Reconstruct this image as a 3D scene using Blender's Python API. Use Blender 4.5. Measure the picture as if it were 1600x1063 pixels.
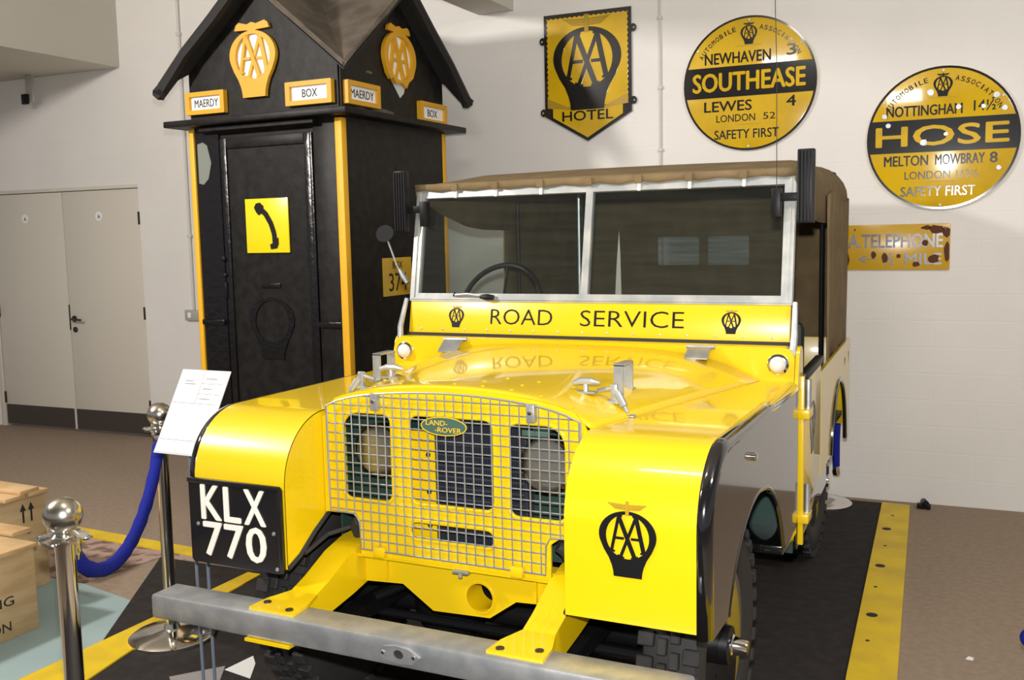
import bpy, bmesh, math, random
from mathutils import Vector, Matrix
from mathutils.geometry import tessellate_polygon
random.seed(4)
scene = bpy.context.scene
COL = scene.collection
for o in list(bpy.data.objects): bpy.data.objects.remove(o)
PI = math.pi

# ------------------------------------------------------------------ camera
YAW, PITCH, ROLL, FPX = 0.4505, -0.1067, -0.0210, 1539.65
CAM = Vector((1.3578, -2.0669, 1.5606))
fw = Vector((-math.sin(YAW)*math.cos(PITCH), math.cos(YAW)*math.cos(PITCH), math.sin(PITCH)))
rt = fw.cross(Vector((0, 0, 1))).normalized(); up = rt.cross(fw)
r2 = math.cos(ROLL)*rt + math.sin(ROLL)*up; u2 = -math.sin(ROLL)*rt + math.cos(ROLL)*up
cd = bpy.data.cameras.new('camera'); cam = bpy.data.objects.new('camera', cd); COL.objects.link(cam)
cam.matrix_world = Matrix(((r2.x, u2.x, -fw.x, CAM.x), (r2.y, u2.y, -fw.y, CAM.y), (r2.z, u2.z, -fw.z, CAM.z), (0, 0, 0, 1)))
cd.sensor_fit = 'HORIZONTAL'; cd.sensor_width = 36; cd.lens = FPX/1600*36; cd.clip_start = 0.05
scene.camera = cam

# ------------------------------------------------------------------ world, lights, exposure
w = bpy.data.worlds.new('hall_ambient'); scene.world = w; w.use_nodes = True
bg = w.node_tree.nodes['Background']; bg.inputs[0].default_value = (0.93, 0.95, 1.0, 1); bg.inputs[1].default_value = 0.33
def area(name, loc, target, sx, sy, watts, col):
    d = bpy.data.lights.new(name, 'AREA'); d.shape = 'RECTANGLE'; d.size = sx; d.size_y = sy; d.energy = watts; d.color = col
    o = bpy.data.objects.new(name, d); COL.objects.link(o); o.location = loc
    o.rotation_euler = (Vector(target)-Vector(loc)).to_track_quat('-Z', 'Y').to_euler(); return o
area('ceiling_lamp_light', (-3.3, -1.4, 3.3), (-1.0, 3.4, 1.6), 0.28, 0.28, 165, (1.0, 0.94, 0.88))
area('ceiling_lamp_light', (0.2, -0.6, 3.55), (0.0, 3.6, 1.6), 0.9, 0.3, 24, (1.0, 0.95, 0.89))
area('ceiling_lamp_light', (3.4, -0.4, 3.5), (1.0, 3.6, 1.6), 0.9, 0.3, 70, (1.0, 0.95, 0.90))
area('ceiling_lamp_light', (-6.0, 0.8, 3.5), (-5.0, 3.6, 1.2), 0.9, 0.3, 75, (1.0, 0.89, 0.72))
area('camera_flash', CAM + u2*0.13, CAM + u2*0.13 + fw, 0.05, 0.035, 115, (1.0, 0.98, 0.95))
vs = scene.view_settings
vs.view_transform = 'Standard'; vs.look = 'None'; vs.gamma = 1.0; vs.use_curve_mapping = False; vs.exposure = -0.2

# ------------------------------------------------------------------ materials
MATS = {}
def mat(name, col, rough=.5, metal=0., coat=0., col2=None, nscale=6., nmin=.4, nmax=.65, bump=0., bscale=80., spec=.5, sheen=0., brick=None, detail=4., stretch=None):
    m = bpy.data.materials.new(name); m.use_nodes = True; nt = m.node_tree; b = nt.nodes['Principled BSDF']
    b.inputs['Base Color'].default_value = (*col, 1); b.inputs['Roughness'].default_value = rough; b.inputs['Metallic'].default_value = metal
    b.inputs['Coat Weight'].default_value = coat; b.inputs['Coat Roughness'].default_value = .04; b.inputs['Specular IOR Level'].default_value = spec
    if sheen: b.inputs['Sheen Weight'].default_value = sheen
    tc = nt.nodes.new('ShaderNodeTexCoord'); src = tc.outputs['Object']
    if stretch:
        mp = nt.nodes.new('ShaderNodeMapping'); mp.inputs['Scale'].default_value = stretch; nt.links.new(src, mp.inputs[0]); src = mp.outputs[0]
    if col2:
        n = nt.nodes.new('ShaderNodeTexNoise'); n.inputs['Scale'].default_value = nscale; n.inputs['Detail'].default_value = detail
        nt.links.new(src, n.inputs['Vector'])
        r = nt.nodes.new('ShaderNodeValToRGB'); r.color_ramp.elements[0].position = nmin; r.color_ramp.elements[1].position = nmax
        r.color_ramp.elements[0].color = (*col, 1); r.color_ramp.elements[1].color = (*col2, 1)
        nt.links.new(n.outputs['Fac'], r.inputs[0]); nt.links.new(r.outputs[0], b.inputs['Base Color'])
    if bump:
        n2 = nt.nodes.new('ShaderNodeTexNoise'); n2.inputs['Scale'].default_value = bscale; n2.inputs['Detail'].default_value = 3
        nt.links.new(src, n2.inputs['Vector'])
        bp = nt.nodes.new('ShaderNodeBump'); bp.inputs['Strength'].default_value = bump; bp.inputs['Distance'].default_value = .004
        nt.links.new(n2.outputs['Fac'], bp.inputs['Height']); last = bp
        if brick:
            sp = nt.nodes.new('ShaderNodeSeparateXYZ'); cb = nt.nodes.new('ShaderNodeCombineXYZ')
            nt.links.new(tc.outputs['Object'], sp.inputs[0]); nt.links.new(sp.outputs['X'], cb.inputs['X']); nt.links.new(sp.outputs['Z'], cb.inputs['Y'])
            bt = nt.nodes.new('ShaderNodeTexBrick'); bt.inputs['Scale'].default_value = 1.0
            bt.inputs['Brick Width'].default_value = brick[0]; bt.inputs['Row Height'].default_value = brick[1]; bt.inputs['Mortar Size'].default_value = .006; bt.inputs['Mortar Smooth'].default_value = .8
            nt.links.new(cb.outputs[0], bt.inputs['Vector'])
            b2 = nt.nodes.new('ShaderNodeBump'); b2.invert = True; b2.inputs['Strength'].default_value = .13; b2.inputs['Distance'].default_value = .004
            nt.links.new(bt.outputs['Fac'], b2.inputs['Height']); nt.links.new(bp.outputs[0], b2.inputs['Normal']); last = b2
        nt.links.new(last.outputs[0], b.inputs['Normal'])
    MATS[name] = m; return m
def glassmat(name, tint, alpha, rough=.0):
    m = bpy.data.materials.new(name); m.use_nodes = True; nt = m.node_tree; nt.nodes.clear()
    out = nt.nodes.new('ShaderNodeOutputMaterial'); tr = nt.nodes.new('ShaderNodeBsdfTransparent'); gl = nt.nodes.new('ShaderNodeBsdfGlossy'); df = nt.nodes.new('ShaderNodeBsdfDiffuse')
    tr.inputs[0].default_value = (*tint, 1); gl.inputs['Roughness'].default_value = rough; df.inputs[0].default_value = (.7, .7, .66, 1)
    fr = nt.nodes.new('ShaderNodeFresnel'); fr.inputs[0].default_value = 1.5
    m1 = nt.nodes.new('ShaderNodeMixShader'); m2 = nt.nodes.new('ShaderNodeMixShader')
    n = nt.nodes.new('ShaderNodeTexNoise'); n.inputs['Scale'].default_value = 5; n.inputs['Detail'].default_value = 6
    tc = nt.nodes.new('ShaderNodeTexCoord'); mp = nt.nodes.new('ShaderNodeMapping'); mp.inputs['Rotation'].default_value = (0, .7, 0); mp.inputs['Scale'].default_value = (.7, 1, 9)
    nt.links.new(tc.outputs['Object'], mp.inputs[0]); nt.links.new(mp.outputs[0], n.inputs['Vector'])
    ma = nt.nodes.new('ShaderNodeMath'); ma.operation = 'MULTIPLY'; ma.inputs[1].default_value = alpha
    nt.links.new(n.outputs['Fac'], ma.inputs[0])
    nt.links.new(ma.outputs[0], m1.inputs[0]); nt.links.new(tr.outputs[0], m1.inputs[1]); nt.links.new(df.outputs[0], m1.inputs[2])
    nt.links.new(fr.outputs[0], m2.inputs[0]); nt.links.new(m1.outputs[0], m2.inputs[1]); nt.links.new(gl.outputs[0], m2.inputs[2])
    nt.links.new(m2.outputs[0], out.inputs[0]); MATS[name] = m
mat('yellow_paint', (.80, .545, .003), .30, coat=.75)
mat('black_paint', (.006, .006, .007), .12, coat=1.)
mat('plate_black', (.008, .008, .009), .3)
mat('galvanised', (.40, .42, .44), .42, .75, col2=(.56, .57, .57), nscale=14, bump=.12, bscale=40)
mat('screen_frame', (.36, .38, .38), .42, .5, col2=(.52, .52, .49), nscale=10)
mat('wire', (.42, .44, .46), .38, .7)
mat('chrome', (.78, .76, .72), .10, 1.)
mat('brushed_steel', (.62, .58, .50), .24, 1.)
mat('rubber', (.022, .021, .020), .75, bump=.2, bscale=60)
mat('black_metal', (.007, .007, .008), .42, spec=.22, bump=.1, bscale=30)
mat('dark_green', (.025, .055, .045), .45, bump=.1)
mat('radiator', (.035, .04, .055), .45)
mat('canvas', (.175, .125, .065), .92, col2=(.22, .16, .085), nscale=9, bump=.35, bscale=320, spec=.2)
mat('leather', (.03, .04, .03), .6)
glassmat('screen_glass', (.84, .88, .86), .022)
glassmat('clear_plastic', (.55, .58, .60), .75, .1)
glassmat('lamp_glass', (.96, .97, .97), .03)
mat('reflector', (.74, .69, .62), .36, 1.)
mat('white_print', (.85, .83, .74), .45)
mat('white_panel', (.86, .86, .84), .4)
mat('lens_white', (.72, .72, .68), .15, coat=.5)
mat('badge_green', (.06, .12, .09), .35)
mat('badge_yellow', (.72, .46, .03), .4)
mat('emblem_brown', (.42, .26, .01), .5)
mat('orange_paint', (.66, .34, .012), .45)
mat('yellow_strip_paint', (.80, .42, .012), .5)
mat('enamel_yellow', (.72, .46, .008), .13, coat=.7, col2=(.60, .37, .01), nscale=4)
mat('enamel_black', (.012, .011, .010), .15, coat=.5)
mat('enamel_worn', (.62, .37, .02), .25, coat=.4, col2=(.16, .05, .015), nscale=7, nmin=.66, nmax=.74)
mat('enamel_blue', (.05, .06, .13), .25, coat=.4, col2=(.22, .23, .32), nscale=9)
mat('rust', (.10, .03, .012), .8)
mat('kiosk_black', (.006, .0055, .005), .48, bump=.45, bscale=14, col2=(.014, .012, .011), nscale=18, spec=.25)
mat('kiosk_gloss', (.006, .005, .006), .25, bump=.9, bscale=22, spec=.5)
mat('roof_felt', (.105, .088, .07), .95, col2=(.17, .14, .11), nscale=7, bump=.5, bscale=160, spec=.2)
mat('verge_black', (.013, .012, .012), .7, bump=.5, bscale=30)
mat('wall_paint', (.80, .775, .74), .55, col2=(.76, .735, .70), nscale=1.3, bump=.12, bscale=70, brick=(.44, .148))
mat('beam_paint', (.62, .59, .52), .7)
mat('door_paint', (.66, .62, .54), .38)
mat('kick_plate', (.055, .045, .038), .4)
mat('dark_bronze', (.06, .05, .04), .3, .6)
mat('carpet', (.30, .232, .175), .95, col2=(.34, .265, .20), nscale=35, bump=.4, bscale=400, spec=.15)
mat('black_mat', (.030, .026, .025), .9, col2=(.040, .034, .032), nscale=20, bump=.4, bscale=500, spec=.2)
mat('strip_yellow', (.80, .56, .008), .55, col2=(.66, .45, .02), nscale=5)
mat('carpet_blue', (.30, .40, .41), .95, bump=.3, bscale=400, spec=.1, col2=(.34, .44, .44), nscale=3)
mat('carpet_map', (.42, .30, .25), .95, col2=(.20, .13, .10), nscale=13, nmin=.48, nmax=.6, detail=7, spec=.1)
mat('rope_blue', (.010, .018, .26), .85, bump=.8, bscale=120, spec=.2)
mat('pine', (.60, .41, .21), .65, col2=(.47, .29, .13), nscale=4, stretch=(1.5, 1.5, 16), bump=.1)
mat('plywood', (.55, .40, .22), .65, col2=(.46, .32, .16), nscale=3, stretch=(2, 2, 10))
mat('stencil', (.02, .017, .015), .7)
mat('paper', (.88, .88, .87), .6)
mat('print_grey', (.30, .28, .28), .7)
mat('acrylic', (.62, .66, .68), .15, coat=.3)
mat('cloudy_pane', (.20, .22, .19), .4)
mat('sign_lemon', (.86, .68, .008), .3, coat=.3)
mat('leg_grey', (.22, .26, .32), .35, .3)
mat('switch_grey', (.50, .48, .45), .4, .3)
mat('conduit', (.62, .60, .57), .5)
mat('brass', (.60, .42, .16), .3, 1.)

# ------------------------------------------------------------------ mesh helpers
class MB:
    def __init__(s): s.v = []; s.f = []
    def add(s, vs_, fs, M=None):
        n = len(s.v)
        for p in vs_: s.v.append(tuple(M @ Vector(p)) if M is not None else tuple(p))
        s.f += [tuple(i+n for i in f) for f in fs]; return s
    def box(s, x0, x1, y0, y1, z0, z1, bev=0., M=None, seg=2):
        bm = bmesh.new(); bmesh.ops.create_cube(bm, size=1)
        for v in bm.verts:
            v.co = ((x0+x1)/2+v.co.x*(x1-x0), (y0+y1)/2+v.co.y*(y1-y0), (z0+z1)/2+v.co.z*(z1-z0))
        if bev: bmesh.ops.bevel(bm, geom=list(bm.edges), offset=bev, segments=seg, affect='EDGES', profile=.5)
        bm.verts.index_update()
        s.add([v.co[:] for v in bm.verts], [[v.index for v in f.verts] for f in bm.faces], M); bm.free(); return s
    def tube(s, pts, r, n=8, closed=False, M=None, cap=True):
        pts = [Vector(p) for p in pts]; k = len(pts); rs = r if isinstance(r, (list, tuple)) else [r]*k
        vs_ = []; fs = []; nrm = None
        for i in range(k):
            a = pts[i-1] if (i or closed) else pts[0]; b = pts[(i+1) % k] if (i < k-1 or closed) else pts[-1]
            t = (b-a).normalized()
            if nrm is None:
                nrm = t.orthogonal().normalized()
            else:
                nrm = (nrm - t*nrm.dot(t)); nrm = nrm.normalized() if nrm.length > 1e-6 else t.orthogonal().normalized()
            bn = t.cross(nrm)
            for j in range(n):
                a_ = 2*PI*j/n; vs_.append(pts[i]+(nrm*math.cos(a_)+bn*math.sin(a_))*rs[i])
        for i in range(k if closed else k-1):
            for j in range(n):
                i2 = (i+1) % k; fs.append((i*n+j, i*n+(j+1) % n, i2*n+(j+1) % n, i2*n+j))
        if cap and not closed: fs += [tuple(range(n))[::-1], tuple((k-1)*n+j for j in range(n))]
        return s.add(vs_, fs, M)
    def lathe(s, prof, n=32, M=None):           # prof: (r, h) about local Z
        vs_ = []; fs = []; k = len(prof)
        for r, h in prof:
            for j in range(n):
                a = 2*PI*j/n; vs_.append((r*math.cos(a), r*math.sin(a), h))
        for i in range(k-1):
            for j in range(n): fs.append((i*n+j, i*n+(j+1) % n, (i+1)*n+(j+1) % n, (i+1)*n+j))
        if prof[0][0] > 1e-5: fs.append(tuple(range(n))[::-1])
        if prof[-1][0] > 1e-5: fs.append(tuple((k-1)*n+j for j in range(n)))
        return s.add(vs_, fs, M)
    def prism(s, outer, w0, w1, axis='z', holes=(), M=None):
        loops = [list(outer)]+[list(h) for h in holes]
        flat = [p for l in loops for p in l]; N = len(flat)
        tri = tessellate_polygon([[Vector((p[0], p[1], 0)) for p in l] for l in loops])
        mp = {'x': lambda u, v, q: (q, u, v), 'y': lambda u, v, q: (u, q, v), 'z': lambda u, v, q: (u, v, q)}[axis]
        vs_ = [mp(u, v, w0) for u, v in flat]+[mp(u, v, w1) for u, v in flat]
        fs = [tuple(t) for t in tri]+[tuple(i+N for i in t)[::-1] for t in tri]
        o = 0
        for l in loops:
            m = len(l)
            for i in range(m): fs.append((o+i, o+(i+1) % m, N+o+(i+1) % m, N+o+i))
            o += m
        return s.add(vs_, fs, M)
    def grid(s, rows, M=None):
        n = len(rows[0]); vs_ = [p for r in rows for p in r]; fs = []
        for i in range(len(rows)-1):
            for j in range(n-1): fs.append((i*n+j, i*n+j+1, (i+1)*n+j+1, (i+1)*n+j))
        return s.add(vs_, fs, M)
    def seg(s, p, q, w_, z0=0., z1=.01, M=None):  # flat bar between two 2D points
        p = Vector(p); q = Vector(q); d = (q-p).normalized(); nn = Vector((-d.y, d.x))*w_/2
        return s.prism([(p-nn)[:], (q-nn)[:], (q+nn)[:], (p+nn)[:]], z0, z1, 'z', M=M)
    def mesh(s, name, smooth=35, recalc=True):
        me = bpy.data.meshes.new(name); me.from_pydata([tuple(p) for p in s.v], [], s.f)
        if recalc:
            bm = bmesh.new(); bm.from_mesh(me); bmesh.ops.recalc_face_normals(bm, faces=bm.faces); bm.to_mesh(me); bm.free()
        if smooth:
            me.polygons.foreach_set('use_smooth', [True]*len(me.polygons)); me.set_sharp_from_angle(angle=math.radians(smooth))
        me.update(); return me
WM = {}
def put(name, me, m, parent=None, M=None):
    if isinstance(me, MB): me = me.mesh(name)
    o = bpy.data.objects.new(name, me); COL.objects.link(o)
    if not me.materials: me.materials.append(MATS[m])
    M = M if M is not None else Matrix.Identity(4)
    if parent is not None:
        o.parent = parent; o.matrix_parent_inverse = WM[parent.name].inverted()
    o.matrix_basis = M; WM[o.name] = M; return o
def tag(o, label=None, cat=None, group=None, kind=None):
    if label: o['label'] = label
    if cat: o['category'] = cat
    if group: o['group'] = group
    if kind: o['kind'] = kind
    return o
def thing(name, loc, label, cat, group=None):
    o = bpy.data.objects.new(name, None); COL.objects.link(o); o.location = loc; o.empty_display_size = .1
    WM[o.name] = Matrix.Translation(loc); return tag(o, label, cat, group)
def solid(o, t, off=-1):
    md = o.modifiers.new('thickness', 'SOLIDIFY'); md.thickness = t; md.offset = off; return o
def frame(o, x, y, z=None):
    x = Vector(x).normalized(); y = Vector(y).normalized(); z = x.cross(y)
    return Matrix(((x.x, y.x, z.x, o[0]), (x.y, y.y, z.y, o[1]), (x.z, y.z, z.z, o[2]), (0, 0, 0, 1)))
def T(x, y, z): return Matrix.Translation((x, y, z))
def arc(cx, cy, rx, ry, a0, a1, n): return [(cx+rx*math.cos(math.radians(a0+(a1-a0)*i/n)), cy+ry*math.sin(math.radians(a0+(a1-a0)*i/n))) for i in range(n+1)]
def ell(cx, cy, rx, ry, n=40): return arc(cx, cy, rx, ry, 0, 360, n)[:-1]
def rrect(x0, x1, y0, y1, r, n=5):
    r = [r]*4 if not isinstance(r, (list, tuple)) else r       # bl, br, tr, tl
    return (arc(x0+r[0], y0+r[0], r[0], r[0], 180, 270, n)+arc(x1-r[1], y0+r[1], r[1], r[1], 270, 360, n)
            + arc(x1-r[2], y1-r[2], r[2], r[2], 0, 90, n)+arc(x0+r[3], y1-r[3], r[3], r[3], 90, 180, n))
_tc = {}
def textvf(s, bold=0.):
    if (s, bold) in _tc: return _tc[(s, bold)]
    c = bpy.data.curves.new('t', 'FONT'); c.body = s; c.offset = bold; c.resolution_u = 3; c.fill_mode = 'FRONT'
    o = bpy.data.objects.new('t', c); COL.objects.link(o); bpy.context.view_layer.update()
    me = bpy.data.meshes.new_from_object(o)
    vs_ = [v.co[:] for v in me.vertices]; fs = [tuple(p.vertices) for p in me.polygons]
    bpy.data.objects.remove(o); bpy.data.curves.remove(c); bpy.data.meshes.remove(me)
    _tc[(s, bold)] = (vs_, fs); return vs_, fs
def text(mb, s, cx, cy, wd, ht, bold=0., z=0.002, M=None, rot=0., t=.0015):
    if bold > 0:
        e_ = bold*ht*1.1
        for i_, (ox, oy) in enumerate(((-e_, 0), (e_, 0), (0, e_*.8), (0, -e_*.8))): text(mb, s, cx+ox*math.cos(rot)-oy*math.sin(rot), cy+ox*math.sin(rot)+oy*math.cos(rot), wd-2*e_, ht-1.6*e_, 0., z-.00025*i_, M, rot, t)
        return mb
    vs_, fs = textvf(s, bold)
    x0 = min(v[0] for v in vs_); x1 = max(v[0] for v in vs_); y0 = min(v[1] for v in vs_); y1 = max(v[1] for v in vs_)
    c_, s_ = math.cos(rot), math.sin(rot); out = []
    for v in vs_:
        px = ((v[0]-x0)/(x1-x0)-.5)*wd; py = ((v[1]-y0)/(y1-y0)-.5)*ht
        out.append((cx+px*c_-py*s_, cy+px*s_+py*c_, z))
    n = len(out); edges = {}
    for f in fs:
        for i in range(len(f)):
            a, b = f[i], f[(i+1) % len(f)]; k = (min(a, b), max(a, b)); edges[k] = None if k in edges else (a, b)
    low = [(p[0], p[1], p[2]-t) for p in out]
    allf = list(fs)+[(b, a, a+n, b+n) for e in edges.values() if e for a, b in [e]]
    return mb.add(out+low, allf, M)
def emblem(mb, cx, cy, sc, z0, z1, M=None, broken=False, ring=True, letters=True):
    def P(x, y): return (cx+x*sc, cy+y*sc)
    if ring:
        outer = [P(*p) for p in arc(0, -.02, 1., .82, -20, 200, 28)]
        if broken: outer += [P(*p) for p in [(-.80, -.62), (-.62, -.80), (-.5, -.72), (-.3, -.92), (.1, -.86), (.35, -1.0), (.5, -.8), (.78, -.62)]]
        else: outer += [P(*p) for p in [(-.83, -.55), (-.66, -.82), (-.56, -1.06), (-.51, -1.25), (-.49, -1.45), (.49, -1.45), (.51, -1.25), (.56, -1.06), (.66, -.82), (.83, -.55)]]
        inner = [P(*p) for p in ell(0, -.07, .75, .76 if not broken else .72, 36)]
        mb.prism(outer, z0, z1, 'z', [inner], M)
    if letters:
        cnt = [0]
        def S(a, b, w_):
            cnt[0] += 1; mb.seg(P(*a), P(*b), w_*sc, z0, z0+(z1-z0)*(.97-.035*cnt[0]), M)
        for sx in (-1, 1):
            S((sx*.30, .62), (sx*.56, -.58), .11 if sx < 0 else .15)
            S((sx*.30, .62), (-sx*.24, -.76), .15 if sx < 0 else .11)
            S((sx*.12, -.13), (sx*.48, -.13), .09)
            S((sx*.44, -.60), (sx*.66, -.52), .07)
            S((-sx*.12, -.80), (-sx*.36, -.72), .07)
            S((sx*.18, .64), (sx*.42, .64), .09)
    return mb
def wings(mb, cx, cy, sc, z0, z1, M=None):
    P = lambda x, y: (cx+x*sc, cy+y*sc)
    for s in (-1, 1):
        for k in range(3):
            q = [P(s*.07, .84+.07*k), P(s*(.42+.10*k), .86+.07*k), P(s*(.50+.09*k), .92+.07*k), P(s*.07, .89+.07*k)]
            mb.prism(q if s > 0 else q[::-1], z0, z1, 'z', M=M)
    mb.prism([P(*p) for p in [(-.06, .66), (.06, .66), (.06, 1.14), (-.06, 1.14)]], z0, z1*1.02, 'z', M=M)
    return mb

# ------------------------------------------------------------------ setting
WA, WY = 0.026, 3.80
WX = Vector((math.cos(WA), math.sin(WA), 0)); WN = Vector((math.sin(WA), -math.cos(WA), 0))
def wallM(s, z, d=0.): return frame(Vector((0, WY, 0))+WX*s+Vector((0, 0, z))+WN*d, WX, (0, 0, 1))
WB = frame((0, WY, 0), WX, -WN)                     # local x along wall, local y into the wall, local z up
S = lambda o: tag(o, kind='structure')
S(put('floor', MB().box(-11, 9, -8, 4.4, -.12, 0), 'carpet'))
DX0, DXM, DX1, DH = -6.30, -5.47, -4.64, 1.985
S(put('wall_back', MB().prism([(-10.5, 0), (DX0, 0), (DX0, DH), (DX1, DH), (DX1, 0), (9, 0), (9, 3.8), (-10.5, 3.8)], 0, .25, 'y'), 'wall_paint', M=WB))
S(put('ceiling', MB().box(-11, 9, -8, 4.4, 3.8, 3.95), 'beam_paint'))
S(put('trim_1', MB().box(-6.6, -4.75, -4.0, 3.72, 2.91, 3.8, .01), 'beam_paint'))
S(put('trim_2', MB().box(-1.66, -1.40, -1.5, 3.77, 2.975, 3.8, .01), 'beam_paint'))
tr = S(put('trim_3', MB().box(DX0-.05, DX0, -.012, .1, 0, DH+.04, .004).box(DX0, DX1, -.010, .1, DH, DH+.03, .004), 'door_paint', M=WB))
for i, (a, b, st) in enumerate([(DX0, DXM, -5.905), (DXM, DX1, -5.072)]):
    d = S(put('door_%d' % (i+1), MB().box(a+.004, b-.004, .004, .05, .015, DH-.004, .004), 'door_paint', M=WB))
    put('kick_plate', MB().box(a+.012, b-.02, -.001, .004, .02, .19), 'kick_plate', d, WB)
    c = put('fire_door_sticker', MB().lathe([(.038, 0), (.038, .003)], 28, wallM(st, 1.775, -.003)), 'white_panel', d)
    put('sticker_symbol', MB().prism([(-.016, -.012), (.016, -.012), (.006, .014), (-.006, .014)], .003, .0036, 'z', M=wallM(st, 1.772, -.003)), 'print_grey', c)
    for hz in (.25, 1.0, 1.75):
        hs = (b-.006) if i else (a+.006)
        put('hinge', MB().box(hs-.008, hs+.008, -.008, .006, hz-.05, hz+.05, .002), 'dark_bronze', d, WB)
    if i == 1:
        h = put('door_handle', MB().lathe([(.026, 0), (.026, .008)], 20, wallM(DXM+.055, .945, -.004)).tube([wallM(DXM+.055, .945, .0) @ Vector(p) for p in [(0, 0, 0), (0, 0, .045), (.02, 0, .055), (.13, -.004, .055)]], .009, 8), 'dark_bronze', d)
        put('keyhole', MB().lathe([(.024, 0), (.024, .007)], 20, wallM(DXM+.058, .855, -.004)), 'dark_bronze', d)
        put('door_edge_plate', MB().box(DXM-.002, DXM+.008, -.002, .004, .85, 1.06), 'dark_bronze', d, WB)

def hang(name, mb, m, label, cat, M=None): return tag(put(name, mb, m, None, M), label, cat)
cp = hang('electrical_conduit', MB().tube([wallM(-4.135, z, .013) @ Vector((0, 0, 0)) for z in (3.79, 2.4, 1.04)], .011, 8), 'conduit', 'thin white vertical conduit on the wall running down to the light switch', 'conduit')
for z in (3.1, 1.6): put('clip', MB().box(-4.155, -4.115, -.026, 0, z-.012, z+.012, .003), 'conduit', cp, WB)
sw = hang('light_switch', MB().box(-4.21, -4.06, -.035, 0, .955, 1.035, .006), 'switch_grey', 'grey metal switch box on the wall beside the kiosk', 'switch', WB)
put('rocker', MB().box(-4.175, -4.145, -.041, -.035, .975, 1.015, .002), 'white_panel', sw, WB)
cp = hang('electrical_conduit', MB().tube([wallM(-.445, z, .009) @ Vector((0, 0, 0)) for z in (3.79, 2.4, 1.0)], .007, 8), 'conduit', 'thin white vertical conduit on the wall between the shield and round signs', 'conduit')
for z in (2.83, 2.42, 2.05): put('clip', MB().box(-.46, -.43, -.018, 0, z-.01, z+.01, .003), 'conduit', cp, WB)
hb = thing('ceiling_hanger', (-5.6, 3.55, 2.91), 'small grey metal hanger bracket under the ceiling beam', 'bracket')
put('strap', MB().box(-5.64, -5.56, 3.53, 3.55, 2.70, 2.91, .003), 'switch_grey', hb)
put('catch', MB().box(-5.66, -5.60, 3.50, 3.53, 2.68, 2.76, .004), 'black_metal', hb)
hang('pipe_stub', MB().tube([(1.07, 3.80, .02), (1.07, 3.72, .02), (1.09, 3.70, .035)], .018, 10).box(1.04, 1.11, 3.70, 3.73, .0, .03, .004), 'black_metal', 'small black metal stub at the foot of the wall beside the yellow strip', 'pipe')

# floor coverings
def slab(name, poly, z1, m, label, cat, z0=0.0): return hang(name, MB().prism(poly, z0, z1, 'z'), m, label, cat)
slab('floor_mat', [(-2.3, 1.44), (-1.62, .40), (-1.40, -2.3), (1.16, -2.3), (.985, 1.37), (.86, 3.74), (-1.4, 3.70), (-1.72, 3.69), (-1.72, 1.46)], .006, 'black_mat', 'large black floor mat under the yellow vehicle', 'mat')
st = slab('floor_edging', [(1.02, -.0), (1.19, .05), (1.115, 1.44), (1.004, 3.70), (.858, 3.71), (.955, 1.37)], .018, 'strip_yellow', 'yellow floor edging strip with dark bolt holes right of the vehicle', 'edging', .0)
for x, y in [(.927, 3.19), (.952, 2.59), (.979, 1.967), (1.02, 1.25)]:
    put('bolt_hole', MB().lathe([(.022, 0), (.022, .0012)], 20), 'rubber', st, T(x, y, .018))
for x, y in [(.935, 3.45), (.945, 2.9), (.96, 2.3), (.99, 1.7)]:
    put('screw', MB().lathe([(.008, 0), (.008, .0012)], 10), 'rubber', st, T(x, y, .018))
slab('floor_edging', [(-1.53, -.35), (-1.50, .30), (-1.60, .77), (-1.655, 1.42), (-1.73, 1.42), (-1.725, .89), (-1.73, .22), (-1.76, -.35)], .012, 'strip_yellow', 'yellow floor edging strip beside the pale blue carpet', 'edging')
slab('floor_edging', [(-3.6, 1.56), (-1.74, 1.50), (-1.74, 1.585), (-3.6, 1.665)], .012, 'strip_yellow', 'yellow floor edging strip behind the rope, running toward the kiosk', 'edging')
slab('carpet_piece', [(-4.2, -.6), (-1.76, -.6), (-1.735, .90), (-2.36, 1.02), (-4.2, .95)], .005, 'carpet_blue', 'pale blue carpet piece under the wooden crates', 'carpet')
slab('carpet_piece', [(-4.2, .96), (-2.36, 1.03), (-2.30, 1.45), (-1.80, 1.50), (-3.6, 1.555), (-4.2, 1.57)], .005, 'carpet_map', 'pinkish mottled carpet piece behind the crates', 'carpet')
slab('floor_marking', [(-1.105, .565), (-.97, .545), (-1.035, .65), (-1.088, .70)], .0075, 'white_panel', 'small white painted patch on the black mat by the left front tyre', 'marking', .005)
slab('floor_marking', [(-1.25, .44), (-1.125, .59), (-1.06, .49), (-1.15, .36)], .0072, 'print_grey', 'small grey patch on the black mat at the sign legs', 'marking', .005)
hang('paper_scrap', MB().prism([(-.012, -.008), (.010, -.012), (.014, .007), (-.004, .013)], 0, .004, 'z', M=T(1.338, 1.718, .0)), 'paper', 'tiny scrap of white paper on the brown carpet', 'paper')

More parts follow.
